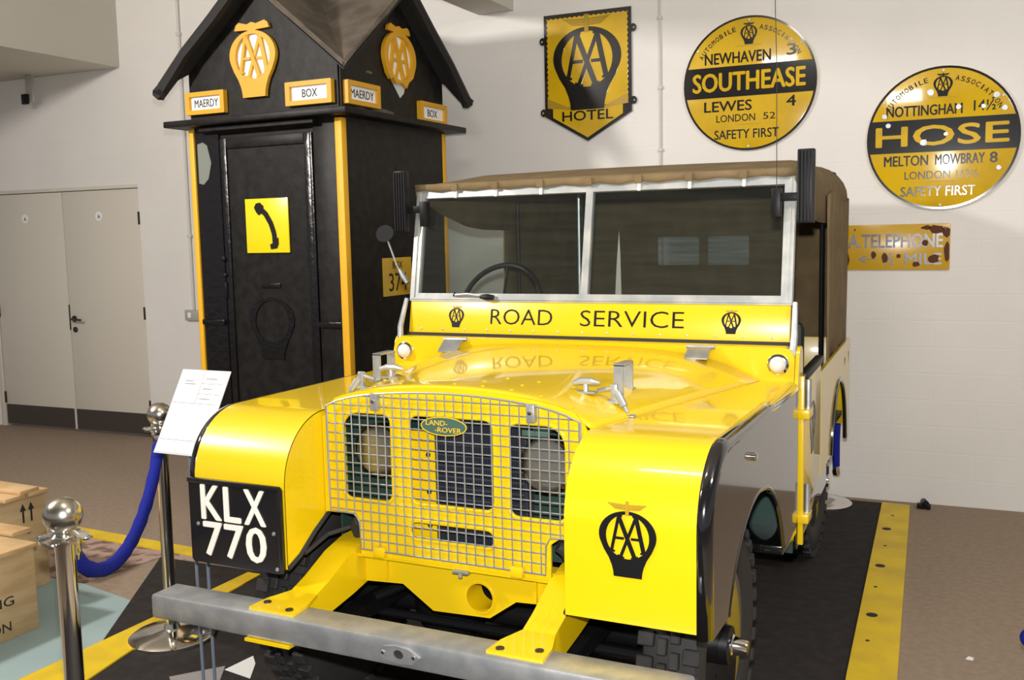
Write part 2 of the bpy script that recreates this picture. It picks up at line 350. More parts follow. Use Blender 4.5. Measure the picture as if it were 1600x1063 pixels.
# ------------------------------------------------------------------ wall signs
def arc_text(mb, s, r, a_mid, step, ht, wd, M, z=.012):
    n = len(s)
    for i, ch in enumerate(s):
        a = a_mid - (i-(n-1)/2)*step
        if ch != ' ': text(mb, ch, r*math.cos(a), r*math.sin(a), wd*(.35 if ch == 'I' else 1), ht, .012, z, M, a-PI/2)
def round_sign(name, s, z, label, lines, band):
    R = .381; M = wallM(s, z, .012)
    t = tag(put(name, MB().lathe([(R, -.010), (R, .002), (R-.006, .007), (R-.014, .009), (0, .010)], 64, M), 'enamel_yellow'), label, 'sign')
    put('rim', MB().prism(ell(0, 0, R, R, 64), .004, .0095, 'z', [ell(0, 0, R-.012, R-.012, 64)], M), 'enamel_black', t)
    b0, b1 = band[0]*R, band[1]*R; rr = R-.008
    a0, a1 = math.degrees(math.asin(b0/rr)), math.degrees(math.asin(b1/rr))
    bd = put('name_band', MB().prism(arc(0, 0, rr, rr, a0, a1, 8)+arc(0, 0, rr, rr, 180-a1, 180-a0, 8), .009, .0115, 'z', M=M), 'enamel_black', t)
    for k, (tx, x0, x1, y, h, bold) in enumerate(lines):
        mb = text(MB(), tx, (x0+x1)/2*R, y*R, (x1-x0)*R, h*R, bold, .0135 if k == 0 else .0118, M)
        put('lettering', mb, 'enamel_yellow' if k == 0 else 'enamel_black', bd if k == 0 else t)
    for wd_, a_ in (('AUTOMOBILE', 127), ('ASSOCIATION', 53)):
        mb = MB(); arc_text(mb, wd_, .84*R, math.radians(a_), math.radians(4.8), .07*R, .052*R, M); put('arched_lettering', mb, 'enamel_black', t)
    mb = emblem(MB(), 0, .76*R, .125*R, .0095, .0118, M); wings(mb, 0, .76*R, .125*R, .0095, .0118, M); put('emblem', mb, 'enamel_black', t)
    mb = MB()
    for yy in (.565, -.605): mb.box(-.18*R, .18*R, yy*R-.0012, yy*R+.0012, .0095, .0112, M=M)
    put('rule_line', mb, 'emblem_brown', t)
    for a in (90, 270, 35, 145):
        put('fixing_screw', MB().lathe([(.007, 0), (.006, .004), (0, .005)], 12, M @ T(.94*R*math.cos(math.radians(a)), .94*R*math.sin(math.radians(a)), .0095)), 'galvanised', t)
    return t
round_sign('village_sign', .083, 2.402, 'round yellow enamel village sign reading SOUTHEASE in a black band',
    [('SOUTHEASE', -.86, .84, .045, .29, .03), ('NEWHAVEN', -.67, .33, .40, .17, .02), ('3', .56, .70, .45, .17, .02), ('LEWES', -.68, .05, -.32, .16, .02), ('4', .56, .70, -.30, .16, .02),
     ('LONDON', -.49, .10, -.505, .11, .005), ('52', .22, .40, -.50, .10, .0), ('SAFETY FIRST', -.52, .45, -.75, .14, .012)], (-.185, .275))
hs = round_sign('village_sign', 1.115, 2.03, 'round yellow enamel village sign reading HOSE in a black band',
    [('HOSE', -.88, .86, .045, .29, .03), ('NOTTINGHAM', -.74, .26, .40, .15, .02), ('14½', .40, .68, .42, .15, .015), ('MELTON', -.76, -.17, -.30, .15, .02), ('MOWBRAY', -.08, .56, -.30, .15, .02), ('8', .62, .72, -.30, .15, .02),
     ('LONDON', -.48, .12, -.51, .11, .005), ('113½', .20, .48, -.51, .11, .005), ('SAFETY FIRST', -.53, .45, -.74, .14, .015)], (-.185, .275))
for x, y, r in [(-.27, .08, .012), (-.09, -.02, .016), (.08, .16, .012), (.26, .21, .015), (.30, .14, .013), (-.29, .13, .012), (.02, .02, .01), (.28, -.17, .012), (-.06, .245, .016), (.20, .155, .011)]:
    put('enamel_chip', MB().prism([(r*(1+.3*random.random())*math.cos(k*.9), r*(1+.3*random.random())*math.sin(k*.9)) for k in range(7)], .0125, .0142, 'z', M=wallM(1.115+x, 2.03+y, .012)), 'galvanised', hs)

M = wallM(-.907, 2.13, .012)
W2, H1, H2 = .284, .165, .785
t = tag(put('hotel_sign', MB().prism([(0, 0), (W2, H1), (W2, H2), (-W2, H2), (-W2, H1)], -.008, .004, 'z', M=M), 'enamel_black'), 'shield-shaped yellow and black enamel sign reading HOTEL', 'sign')
zig = []
n = 35
for i in range(n): 
    y = .215+(H2-.025-.215)*i/(n-1); zig += [(W2-.018-(.008 if i % 2 else 0), y)]
for i in range(1, n): 
    x = W2-.018-(2*W2-.036)*i/(n-1); zig += [(x, H2-.022-(.008 if i % 2 else 0))]
for i in range(1, n):
    y = H2-.025-(H2-.025-.215)*i/(n-1); zig += [(-W2+.018+(.008 if i % 2 else 0), y)]
put('yellow_field', MB().prism(zig, .003, .006, 'z', M=M), 'enamel_yellow', t)
put('hotel_panel', MB().prism([(0, .022), (W2-.055, .155), (W2-.055, .225), (0, .20), (-W2+.055, .225), (-W2+.055, .155)], .003, .0065, 'z', M=M), 'enamel_yellow', t)
put('ribbon', MB().prism([(-W2+.02, .215), (-.10, .195), (.10, .195), (W2-.02, .215), (W2-.02, .275), (.12, .212), (-.12, .212), (-W2+.02, .275)], .0055, .0075, 'z', M=M), 'emblem_brown', t)
put('emblem', emblem(MB(), 0, .515, .222, .0055, .009, M), 'enamel_black', t)
put('emblem_wings', wings(MB(), 0, .515, .222, .0055, .0095, M), 'emblem_brown', t)
put('lettering', text(MB(), 'HOTEL', 0, .158, .335, .062, .02, .0085, M), 'enamel_black', t)
for sx, y in [(-1, .63), (-1, .19), (1, .66), (1, .23)]:
    put('fixing_lug', MB().prism(ell(sx*(W2+.012), y, .02, .024, 16), -.004, .002, 'z', [ell(sx*(W2+.016), y, .007, .007, 10)], M), 'enamel_black', t)

M = wallM(.80, 1.446, .012)
t = tag(put('telephone_sign', MB().box(-.37, .37, -.126, .126, -.008, .006, .004, M), 'enamel_worn'), 'rusty yellow rectangular sign reading A.A. TELEPHONE half MILE', 'sign')
for tx_, x_, y_, w_, h_ in [('A.A.TELEPHONE', .055, .035, .56, .078), ('MILE', .235, -.066, .19, .062), ('½', .06, -.066, .05, .07), ('←', -.06, -.066, .09, .04)]:
    put('lettering', text(MB(), tx_, x_, y_, w_, h_, .02, .008, M), 'enamel_blue', t)
for x, y, a, b in [(.30, .095, .035, .024), (.25, .105, .025, .012), (.352, .08, .02, .03), (.355, -.03, .015, .06), (.245, .022, .017, .017), (.04, -.06, .018, .03), (.11, -.05, .012, .012), (-.02, -.04, .014, .022), (.29, -.065, .03, .022), (.2, -.095, .02, .014), (-.17, -.07, .025, .05)]:
    put('rust_spot', MB().prism([(x+a*(.75+.45*random.random())*math.cos(k*.7), y+b*(.75+.45*random.random())*math.sin(k*.7)) for k in range(9)], .006, .0088, 'z', M=M), 'rust', t)
for x in (.345, -.12): put('fixing_screw', MB().lathe([(.008, 0), (.006, .004), (0, .005)], 12, M @ T(x, .10, .006)), 'chrome', t)

# ------------------------------------------------------------------ telephone kiosk
KX0, KX1, KY0, KY1 = -2.625, -1.62, 2.15, 3.21
KC = ((KX0+KX1)/2, (KY0+KY1)/2)
k = thing('telephone_kiosk', (KC[0], KC[1], 0), 'black wooden roadside telephone box with yellow edges and gabled felt roof', 'kiosk')
FM = lambda x, z, d=0.: frame((x, KY0-d, z), (1, 0, 0), (0, 0, 1))
RM = lambda y, z, d=0.: frame((KX1+d, y, z), (0, 1, 0), (0, 0, 1))
put('side_panel', MB().box(KX1-.04, KX1, KY0+.03, KY1, 0, 2.18), 'kiosk_black', k)
put('side_panel', MB().box(KX0, KX0+.04, KY0+.03, KY1, 0, 2.18), 'kiosk_black', k)
put('back_panel', MB().box(KX0+.04, KX1-.04, KY1-.04, KY1, 0, 2.18), 'kiosk_black', k)
put('stile', MB().prism([(KX0+.028, 0), (-2.43, 0), (-2.43, 2.18), (KX0+.028, 2.18)], KY0, KY0+.04, 'y', [[(-2.590, 1.878), (-2.55, 1.868), (-2.512, 1.90), (-2.488, 1.985), (-2.512, 2.08), (-2.548, 2.102), (-2.590, 2.092)]]), 'kiosk_gloss', k)
put('window', MB().box(-2.61, -2.49, KY0+.008, KY0+.016, 1.85, 2.12), 'cloudy_pane', k)
put('stile', MB().box(-1.80, KX1-.03, KY0, KY0+.04, 0, 2.18, .004), 'kiosk_black', k)
d = put('kiosk_door', MB().box(-2.43, -1.80, KY0+.015, KY0+.045, .02, 2.13), 'kiosk_black', k)
put('door_stile', MB().box(-1.865, -1.825, KY0+.004, KY0+.02, .03, 2.11, .004), 'kiosk_gloss', d)
put('door_stile', MB().box(-1.82, -1.805, KY0-.006, KY0+.02, .03, 2.11, .003), 'kiosk_gloss', d)
put('door_stile', MB().box(-2.43, -2.385, KY0+.004, KY0+.02, .03, 2.11, .004), 'kiosk_gloss', d)
put('door_rail', MB().box(-2.385, -1.865, KY0+.004, KY0+.02, 2.055, 2.11, .004), 'kiosk_black', d)
put('door_catch', MB().lathe([(.018, 0), (.016, .012), (0, .016)], 14, FM(-2.435, 1.46, -.004)).lathe([(.013, 0), (.012, .01), (0, .014)], 14, FM(-2.43, 1.37, -.004)), 'black_metal', d)
put('door_catch', MB().box(-2.44, -2.42, KY0-.006, KY0+.01, 1.24, 1.33, .004), 'black_metal', d)
put('old_emblem', emblem(MB(), -2.128, 1.13, .15, 0, .006, frame((0, KY0+.015, 0), (1, 0, 0), (0, 0, 1)), letters=False), 'kiosk_gloss', d)
put('old_emblem_wing', MB().box(-2.19, -2.06, KY0+.008, KY0+.015, 1.30, 1.325, .002), 'kiosk_gloss', d)
for x0, x1 in [(-2.60, -2.44), (-1.80, -1.655)]: put('cross_rail', MB().box(x0, x1, KY0-.016, KY0, 1.095, 1.125, .005), 'kiosk_gloss', k)
put('lintel', MB().prism([(KY0-.05, 2.15), (KY0+.02, 2.13), (KY0+.02, 2.185), (KY0-.05, 2.17)], -2.52, -1.76, 'x'), 'kiosk_black', k)
put('corner_strip', MB().box(KX0-.004, KX0+.028, KY0-.012, KY0+.03, 0, 2.17, .004), 'yellow_strip_paint', k)
put('corner_strip', MB().box(KX1-.034, KX1+.010, KY0-.012, KY0+.032, 0, 2.17, .004), 'yellow_strip_paint', k)
put('corner_strip', MB().box(KX1-.03, KX1+.008, KY1-.03, KY1+.004, 0, 2.17, .004), 'yellow_strip_paint', k)
put('ledge', MB().box(KX0-.10, KX1+.10, KY0-.10, KY1+.10, 2.178, 2.212, .006), 'kiosk_black', k)
ZR, EX = 2.90, .10
SL = (ZR-2.40)/(KX1+EX-KC[0]); SLY = (ZR-2.40)/(KY1+EX-KC[1])
fz = 2.212
tx = KX1-.01-KC[0]; ty = KY1-.01-KC[1]
put('gable_wall', MB().prism([(KC[0]-tx, fz), (KC[0]+tx, fz), (KC[0]+tx, ZR-SL*tx-.02), (KC[0], ZR-.02), (KC[0]-tx, ZR-SL*tx-.02)], KY0, KY0+.03, 'y'), 'kiosk_black', k)
put('gable_wall', MB().prism([(KC[0]-tx, fz), (KC[0]+tx, fz), (KC[0]+tx, ZR-SL*tx-.02), (KC[0], ZR-.02), (KC[0]-tx, ZR-SL*tx-.02)], KY1-.03, KY1, 'y'), 'kiosk_black', k)
for x0 in (KX1-.03, KX0):
    put('gable_wall', MB().prism([(KC[1]-ty, fz), (KC[1]+ty, fz), (KC[1]+ty, ZR-SLY*ty-.02), (KC[1], ZR-.02), (KC[1]-ty, ZR-SLY*ty-.02)], x0, x0+.03, 'x'), 'kiosk_black', k)
cx_, cy_ = KC; xa, xb, ya, yb = KX0-EX, KX1+EX, KY0-EX, KY1+EX
ctr = (cx_, cy_, ZR); cor = {(i, j): ((xa, xb)[i], (ya, yb)[j], 2.40) for i in (0, 1) for j in (0, 1)}
ends = [(cx_, ya, ZR), (xb, cy_, ZR), (cx_, yb, ZR), (xa, cy_, ZR)]; adj = [[(0, 0), (1, 0)], [(1, 0), (1, 1)], [(1, 1), (0, 1)], [(0, 1), (0, 0)]]
for e, cs in zip(ends, adj):
    for c in cs:
        o = put('roof_slope', MB().add([ctr, e, cor[c]], [(0, 1, 2)]).mesh('roof_slope', 0, False), 'roof_felt', k)
        if o.data.polygons[0].normal.z < 0: o.data.flip_normals()
        solid(o, .025, 1)
        so = put('soffit', MB().add([Vector(q)-Vector((0, 0, .012)) for q in (ctr, e, cor[c])], [(0, 1, 2)]).mesh('soffit', 0, False), 'verge_black', k)
        solid(so, .008, 0)
        A, B = Vector(e), Vector(cor[c]); dn = (B-A).normalized(); thin = c == (1, 0)
        rr = [.011]*4 if thin else [.030, .032, .030, .036]; lift = .014 if thin else 0
        put('verge_board', MB().tube([A+Vector((0, 0, .005+lift)), A+(B-A)*.35+Vector((0, 0, -.004+lift)), A+(B-A)*.7+Vector((0, 0, .006+lift)), B+(Vector((0, 0, lift)) if thin else dn*.03+Vector((0, 0, -.03)))], rr, 6), 'roof_felt' if thin else 'verge_black', k)
for Mx, wdt, tx_, tw in [(FM(-2.487, 2.305), .27, 'MAERDY', .165), (FM(-1.797, 2.305), .29, 'BOX', .095), (RM(2.33, 2.302), .30, 'MAERDY', .21), (RM(3.05, 2.275), .30, 'BOX', .11)]:
    f = put('nameplate', MB().prism(rrect(-wdt/2, wdt/2, -.06, .06, .003, 1), 0, .03, 'z', [rrect(-wdt/2+.028, wdt/2-.028, -.036, .036, .002, 1)], Mx), 'orange_paint', k)
    put('nameplate_panel', MB().box(-wdt/2+.026, wdt/2-.026, -.038, .038, 0, .014, M=Mx), 'white_panel', f)
    put('lettering', text(MB(), tx_, 0, 0, tw, .042, .006, .0155, Mx), 'stencil', f)
for Mx, br in [(FM(-2.148, 2.53), False), (RM(2.70, 2.55), True)]:
    e = put('gable_emblem', emblem(MB(), 0, 0, .152 if not br else .165, .004, .026, Mx, br), 'orange_paint', k)
    mb = MB()
    for s_ in (-1, 1): mb.prism([(s_*.0, .115), (s_*.035, .125), (s_*.115, .128), (s_*.105, .155), (s_*.085, .168), (s_*.03, .155), (0, .165)][::s_], .004, .022, 'z', M=Mx)
    put('emblem_wing', mb, 'orange_paint', e)
    put('emblem_backing', MB().prism(ell(0, -.012, .125, .128, 32), .0, .008, 'z', M=Mx), 'white_panel', e)
    if br: put('bare_patch', MB().prism([(-.07, -.13), (-.03, -.17), (.02, -.22), (.06, -.19), (.08, -.13), (.02, -.12)], .0, .003, 'z', M=Mx), 'acrylic', e)
ps = put('telephone_sign_panel', MB().box(-.143, .143, -.145, .145, 0, .008, .001, FM(-2.127, 1.635, -.012)), 'sign_lemon', k)
Mx = FM(-2.127, 1.635, -.003); mb = MB()
hp_ = [(-.040, .092), (-.004, .062), (.028, .012), (.046, -.04), (.052, -.085)]
for i in range(4): mb.seg(hp_[i], hp_[i+1], .030, 0, .003-.0002*i, Mx)
for p_ in hp_[1:4]: mb.prism(ell(p_[0], p_[1], .015, .015, 12), 0, .0031+.0*p_[0], 'z', M=Mx)
mb.prism([(-.080, .098), (-.066, .072), (-.050, .056), (-.026, .070), (-.016, .104), (-.040, .124), (-.066, .120)], 0, .0034, 'z', M=Mx)
mb.prism([(.034, -.066), (.074, -.066), (.074, -.100), (.062, -.122), (.022, -.126), (.018, -.100), (.036, -.094)], 0, .0034, 'z', M=Mx)
put('handset_symbol', mb, 'enamel_black', ps)
nb = put('number_panel', MB().box(2.484, 2.775, 1.236, 1.446, 0, .006, M=frame((KX1, 0, 0), (0, 1, 0), (0, 0, 1))), 'enamel_worn', k)
nb.data.materials.clear(); nb.data.materials.append(MATS['enamel_yellow'])
put('lettering', text(MB(), 'BOX', 0, .065, .10, .04, .0, .0075, RM(2.63, 1.341)), 'stencil', nb)
put('lettering', text(MB(), '374', .0, -.03, .185, .10, .0, .0075, RM(2.63, 1.341)), 'stencil', nb)
for y, z, s_ in [(2.33, 2.225, .05), (2.55, 2.225, .11), (2.42, 2.43, .03)]:
    put('bare_patch', MB().prism([(s_*math.cos(a)*(1+.3*random.random()), s_*.25*math.sin(a)) for a in [i*.8 for i in range(8)]], 0, .002, 'z', M=RM(y, z)), 'roof_felt', k)

# ------------------------------------------------------------------ barriers
def stanchion(x, y, label, group='chrome rope barrier posts'):
    t = thing('barrier_post', (x, y, 0), label, 'barrier post', group)
    put('base', MB().lathe([(.165, 0), (.165, .012), (.15, .022), (.08, .034), (.032, .042), (.026, .06), (.0, .06)], 40), 'chrome', t, T(x, y, 0.006))
    put('pole', MB().lathe([(.0235, .05), (.0235, .835), (0, .835)], 24), 'chrome', t, T(x, y, 0))
    c = put('collar', MB().lathe([(.024, .835), (.058, .838), (.058, .846), (.034, .850), (.022, .862), (0, .862)], 28), 'chrome', t, T(x, y, 0))
    for a in range(4):
        put('rope_eye', MB().tube([(.052+.014*math.cos(b*PI/5), .014*math.sin(b*PI/5), .844) for b in range(10)], .004, 6, True), 'chrome', c, T(x, y, 0) @ Matrix.Rotation(a*PI/2+.4, 4, 'Z'))
    put('ball', MB().lathe([(.046*math.sin(PI*i/16), .900-.046*math.cos(PI*i/16)) for i in range(1, 16)]+[(0, .946)], 32), 'brushed_steel', t, T(x, y, 0))
    return t
A1, A2 = Vector((-.665, -.43, 0)), Vector((-1.505, .715, 0))
stanchion(A1.x, A1.y, 'polished rope post with round ball top in the left foreground')
stanchion(A2.x, A2.y, 'polished rope post with round ball top behind the information sign')
def rope(a, b, sag, label):
    pts = []
    for i in range(25):
        u = i/24; p = a.lerp(b, u); pts.append((p.x, p.y, p.z-sag*(1-(2*u-1)**2)**.8))
    o = tag(put('barrier_rope', MB().tube(pts, [.021+.0015*math.sin(i*2.5) for i in range(25)], 12), 'rope_blue'), label, 'rope')
    for e in (pts[0], pts[-1]): put('rope_end', MB().lathe([(.02, -.02), (.024, 0), (.02, .03), (0, .035)], 16), 'chrome', o, T(*e))
    return o
dv = (A2-A1).normalized()
rope(A1+dv*.06+Vector((0, 0, .79)), A2-dv*.05+Vector((0, 0, .80)), .20, 'blue velvet rope sagging between the two polished posts')
stanchion(.545, 3.60, 'polished rope post standing by the wall behind the vehicle')
o = tag(put('barrier_rope', MB().tube([(.60, 3.53, .83), (.635, 3.46, .80), (.645, 3.43, .6), (.64, 3.43, .4), (.645, 3.43, .24)], [.016, .021, .022, .022, .018], 12), 'rope_blue'), 'blue velvet rope hanging straight down beside the rear wheel', 'rope')
put('rope_end', MB().lathe([(.017, -.02), (.022, 0), (.018, .03), (0, .035)], 16), 'chrome', o, T(.645, 3.43, .24))
t = thing('marker_post', (1.505, 1.22, 0), 'short black post with a lavender knob at the right picture edge', 'post')
put('pole', MB().lathe([(.03, 0), (.03, .008), (.010, .012), (.010, .29), (0, .29)], 16), 'black_metal', t, T(1.505, 1.22, 0))
put('knob', MB().lathe([(.028*math.sin(PI*i/10), .30-.03*math.cos(PI*i/10)) for i in range(1, 10)]+[(0, .33)], 20), 'rope_blue', t, T(1.505, 1.22, 0))

# ------------------------------------------------------------------ information sign on legs
t = thing('information_sign', (-.935, .33, 0), 'white printed information board on two thin grey legs by the left wing', 'sign')
BM = frame((-.935, .30, 1.015), (1, 0, 0), (0, .150, .250))
put('board', MB().box(-.102, .102, -.146, .146, -.004, 0, .001, BM), 'acrylic', t)
pp = put('paper_sheet', MB().box(-.095, .088, -.140, .134, 0, .0012, M=BM), 'paper', t)
for x0, x1, y0, y1 in [(-.095, .088, .027, .029), (-.095, .088, -.099, -.097), (0, .088, .061, .063), (0, .088, .097, .099), (-.001, .001, .029, .134)]:
    put('printed_rule', MB().box(x0, x1, y0, y1, .001, .0018, M=BM), 'print_grey', pp)
for x0, x1, y in [(-.07, -.035, .105), (-.07, -.025, .095), (.012, .06, .115), (.012, .05, .08), (.012, .055, .045)]:
    put('printed_line', MB().box(x0, x1, y-.002, y+.002, .001, .0016, M=BM), 'print_grey', pp)
for x in (-.975, -.925):
    put('leg', MB().tube([(x, .325, .012), (x, .32, .86), (x, .315, 1.0)], .0055, 8), 'leg_grey', t)
put('foot_plate', MB().box(-1.03, -.87, .22, .43, .006, .012, .002), 'leg_grey', t)
put('spacer', MB().tube([(-.975, .325, .62), (-.925, .325, .62)], .004, 6), 'white_panel', t)

# ------------------------------------------------------------------ crates
def crate(x0, x1, y0, y1, z0, z1, label, slats, m='plywood'):
    t = thing('wooden_crate', ((x0+x1)/2, (y0+y1)/2, z0), label, 'crate', 'wooden shipping crates')
    th = .012
    put('side_board', MB().box(x1-th, x1, y0, y1, z0, z1, .002), m, t)
    put('side_board', MB().box(x0, x0+th, y0, y1, z0, z1, .002), m, t)
    put('end_board', MB().box(x0+th, x1-th, y0, y0+th, z0, z1, .002), m, t)
    put('end_board', MB().box(x0+th, x1-th, y1-th, y1, z0, z1, .002), m, t)
    n = slats; wd = (y1-y0+.02)/n
    for i in range(n): put('lid_board', MB().box(x0-.01, x1+.012, y0-.01+i*wd+.002, y0-.01+(i+1)*wd-.002, z1, z1+.018, .002), 'pine', t)
    return t
def arrows(t, M, sc=1.):
    for dx in (-.026, .026):
        put('arrow_mark', MB().prism([(dx-.006, -.055), (dx+.006, -.055), (dx+.006, .012), (dx+.020, .012), (dx, .055), (dx-.020, .012), (dx-.006, .012)], 0, .001, 'z', M=M @ Matrix.Scale(sc, 4)), 'stencil', t)
FX = lambda x, y, z: frame((x+.0005, y, z), (0, 1, 0), (0, 0, 1))
t = crate(-2.62, -2.09, -.16, .575, .006, .345, 'pale wooden crate stencilled SHIPPING, nearest the front post', 4)
arrows(t, FX(-2.09, .34, .265), .9)
for tx_, z_, w_ in [('SHIPPING', .160, .30), ('FOR', .110, .10), ('LONDON', .060, .26)]: put('stencil_lettering', text(MB(), tx_, .32, z_, w_, .038, .006, .001, FX(-2.09, 0, 0)), 'stencil', t)
t = crate(-3.05, -2.50, .70, .965, .006, .43, 'taller wooden crate with loose boards on its lid', 4)
arrows(t, FX(-2.50, .87, .365), .8)
t2 = crate(-2.75, -2.25, .602, .675, .006, .36, 'wooden crate tucked between the stencilled crate and the taller crate', 1)
arrows(t2, FX(-2.25, .636, .30), .6)
for i, (y, z, a) in enumerate([(.765, .448, .02), (.90, .448, -.03), (.83, .466, .05)]):
    tag(put('loose_board', MB().box(-.30, .32, -.05, .05, 0, .018, .002), 'pine', None, T(-2.76, y, z) @ Matrix.Rotation(a, 4, 'Z')), ['loose pine board flat on the taller crate, nearer the front', 'loose pine board flat on the taller crate, at the back', 'loose pine board lying across the two others on the taller crate'][i], 'board', 'loose boards on the taller crate')

# ------------------------------------------------------------------ vehicle
car = thing('off_road_vehicle', (0, 1.6, 0), 'yellow vintage off-road patrol vehicle with khaki canvas top and wire mesh grille', 'car')
MX = Matrix.Scale(-1, 4, (1, 0, 0))
def sym(name, fn, m, parent=None):          # build for both sides
    return [put(name, fn(MB(), s), m, parent[i] if isinstance(parent, list) else (parent or car)) for i, s in enumerate((1, -1))]
def SX(s): return Matrix.Identity(4) if s > 0 else MX

WXI, WXO, WXB = .432, .765, .800
def wpath(o=0., z0=.615): return [(.12+o, z0), (.12+o, .85)]+arc(.32, .85, .20-o, .20-o, 180, 90, 12)[1:]+[(.8, 1.05-o), (1.275, 1.05-o)]
# wings
wing = sym('wing', lambda mb, s: mb.prism(wpath()+wpath(.004)[::-1], WXI, WXO, 'x', M=SX(s)), 'yellow_paint')
def roll(mb, s):
    P = wpath(0, .600); n = len(P); rows = []
    for i, p in enumerate(P):
        a = Vector(P[max(i-1, 0)]); b = Vector(P[min(i+1, n-1)]); t_ = (b-a).normalized(); nn = Vector((-t_.y, t_.x))
        rows.append([(WXO, p[0], p[1])]+[(.774+.026*math.sin(q), p[0]-nn.x*.026*(1-math.cos(q)), p[1]-nn.y*.026*(1-math.cos(q))) for q in [PI/2*j/6 for j in range(7)]])
    return mb.grid(rows, SX(s))
for i, o in enumerate(sym('wing_edge', roll, 'black_paint', wing)): solid(o, .003)
inset = wpath(.026, .600)[:-1]+[(1.275, 1.024)]
arch = arc(.66, .43, .40, .40, 18, 155, 24)
sp = sym('wing_side', lambda mb, s: mb.prism(inset+[(1.275, .59), (1.25, .556)]+arch, WXB-.004, WXB, 'x', M=SX(s)), 'black_paint', wing)
sym('arch_lip', lambda mb, s: mb.tube([(WXB-.006, y, z) for y, z in arch], .009, 8, M=SX(s)), 'black_paint', wing)
sym('wing_base', lambda mb, s: mb.box(.60, WXB-.002, 1.03, 1.275, .530, .558, .004, SX(s)), 'black_paint', wing)
low = [(.42, .745), (.33, .735), (.25, .69), (.18, .64), (.124, .617)]
sym('wing_inner_side', lambda mb, s: mb.prism(wpath(.001)[:-2]+[(.42, 1.048)]+low, WXI, WXI+.004, 'x', M=SX(s)), 'yellow_paint', wing)
sym('rubber_edging', lambda mb, s: mb.tube([(WXI, y, z) for y, z in low], .008, 8, M=SX(s)), 'rubber', wing)
sym('wheel_well_panel', lambda mb, s: mb.box(.436, .442, .40, 1.26, .52, 1.04, M=SX(s)).box(.442, .79, 1.245, 1.252, .47, 1.04, M=SX(s)).box(.442, .79, .40, .404, .75, 1.03, M=SX(s)), 'dark_green', wing)
put('wing_bolt', MB().lathe([(.012, 0), (.012, .012), (.008, .016), (0, .016)], 14, frame((WXB, .545, .955), (0, 1, 0), (0, 0, 1))), 'chrome', wing[0])
EM = frame((.597, .119, .838), (1, 0, 0), (0, 0, 1))
e = put('wing_emblem', emblem(MB(), 0, 0, .0725, .0, .0014, EM), 'plate_black', wing[0])
put('emblem_wings', wings(MB(), 0, .0, .0725, .0, .0016, EM), 'emblem_brown', e)
pl = put('number_plate', MB().prism(rrect(-.776, -.436, .604, .858, .012, 4), .104, .118, 'y').box(-.778, -.436, .098, .112, .846, .862, .004).box(-.445, -.434, .100, .112, .606, .856, .003), 'plate_black', car)
for ch, cx0, cz0, wd, ht in [('K', -.690, .792, .076, .106), ('L', -.610, .792, .062, .106), ('X', -.527, .792, .078, .106), ('7', -.688, .681, .072, .104), ('7', -.608, .681, .072, .104), ('0', -.527, .681, .074, .106)]:
    put('plate_character', text(MB(), ch, cx0, cz0, wd, ht, .018, .004, frame((0, .104, 0), (1, 0, 0), (0, 0, 1)), t=.004), 'white_print', pl)
for x, z in [(-.745, .722), (-.462, .722), (-.455, .618)]:
    put('plate_screw', MB().lathe([(.006, 0), (.005, .003), (0, .004)], 12, frame((x, .104, z), (1, 0, 0), (0, 0, 1))), 'galvanised', pl)

# grille panel and wire mesh
def ztop(x): return 1.122-.038*(x/.40)**2-.016*abs(x/.405)**8
gp_out = [(-.31, .618), (.31, .618), (.31, .72), (.335, .738), (.428, .738)]+[(x, ztop(min(x, .405))+.012-(.05*max(0, (x-.38)/.048)**2)) for x in [.428-.856*i/40 for i in range(41)] if x >= 0]
right = gp_out[5:]; gp_out = gp_out[:5]+right+[(-x, z) for x, z in right[::-1] if x > 1e-6]+[(-.428, .738), (-.335, .738), (-.31, .72)]
holes = [rrect(.187, .362, .785, 1.052, [.03, .03, .06, .03]), rrect(-.362, -.187, .785, 1.052, [.03, .03, .03, .06]), rrect(-.130, .146, .792, 1.055, .03), rrect(-.136, .142, .685, .742, .026)]
gpn = put('grille_panel', MB().prism(gp_out, .314, .322, 'y', holes), 'yellow_paint', car)
for h in holes: put('opening_flange', MB().tube([(x, .314, z) for x, z in h], .006, 8, True), 'yellow_paint', gpn)
put('panel_side', MB().box(-.31, .31, .322, .38, .612, .622).box(.424, .43, .31, .42, .738, 1.03).box(-.43, -.424, .31, .42, .738, 1.03), 'yellow_paint', gpn)
pit, yw, rw = .0288, .300, .0021
mb = MB()
xs = [(-.4032+pit*i) for i in range(29)]
zs = [.640+pit*i for i in range(17)]
def zbot(x): return .640 if abs(x) < .302 else .748
for x in xs:
    x_ = max(-.404, min(.404, x)); mb.tube([(x_, yw-.0016, zbot(x_)), (x_, yw-.0016, (zbot(x_)+ztop(x_))/2), (x_, yw-.0016, ztop(x_))], rw, 6)
for z in zs:
    hw = .300 if z < .745 else .405
    while hw > .02 and ztop(hw) < z: hw -= .004
    if hw > .03: mb.tube([(-hw, yw+.0016, z), (0, yw+.0016, z), (hw, yw+.0016, z)], rw, 6)
bo = [(-.300, .640), (.300, .640), (.302, .72), (.315, .744), (.405, .748), (.407, .9)]+[(x, ztop(x)) for x in [.407-.0407*i for i in range(21)]]+[(-.407, .9), (-.405, .748), (-.315, .744), (-.302, .72)]
mb.tube([(x, yw, z) for x, z in bo], .003, 6, True)
wg = put('wire_grille', mb, 'wire', car)
for x in (-.235, .265):
    c = put('grille_clip', MB().box(x-.012, x+.012, .292, .316, ztop(x)-.048, ztop(x)+.002, .002), 'galvanised', wg)
    put('clip_screw', MB().lathe([(.007, 0), (.006, .004), (0, .005)], 12, frame((x, .292, ztop(x)-.02), (1, 0, 0), (0, 0, 1))), 'chrome', c)
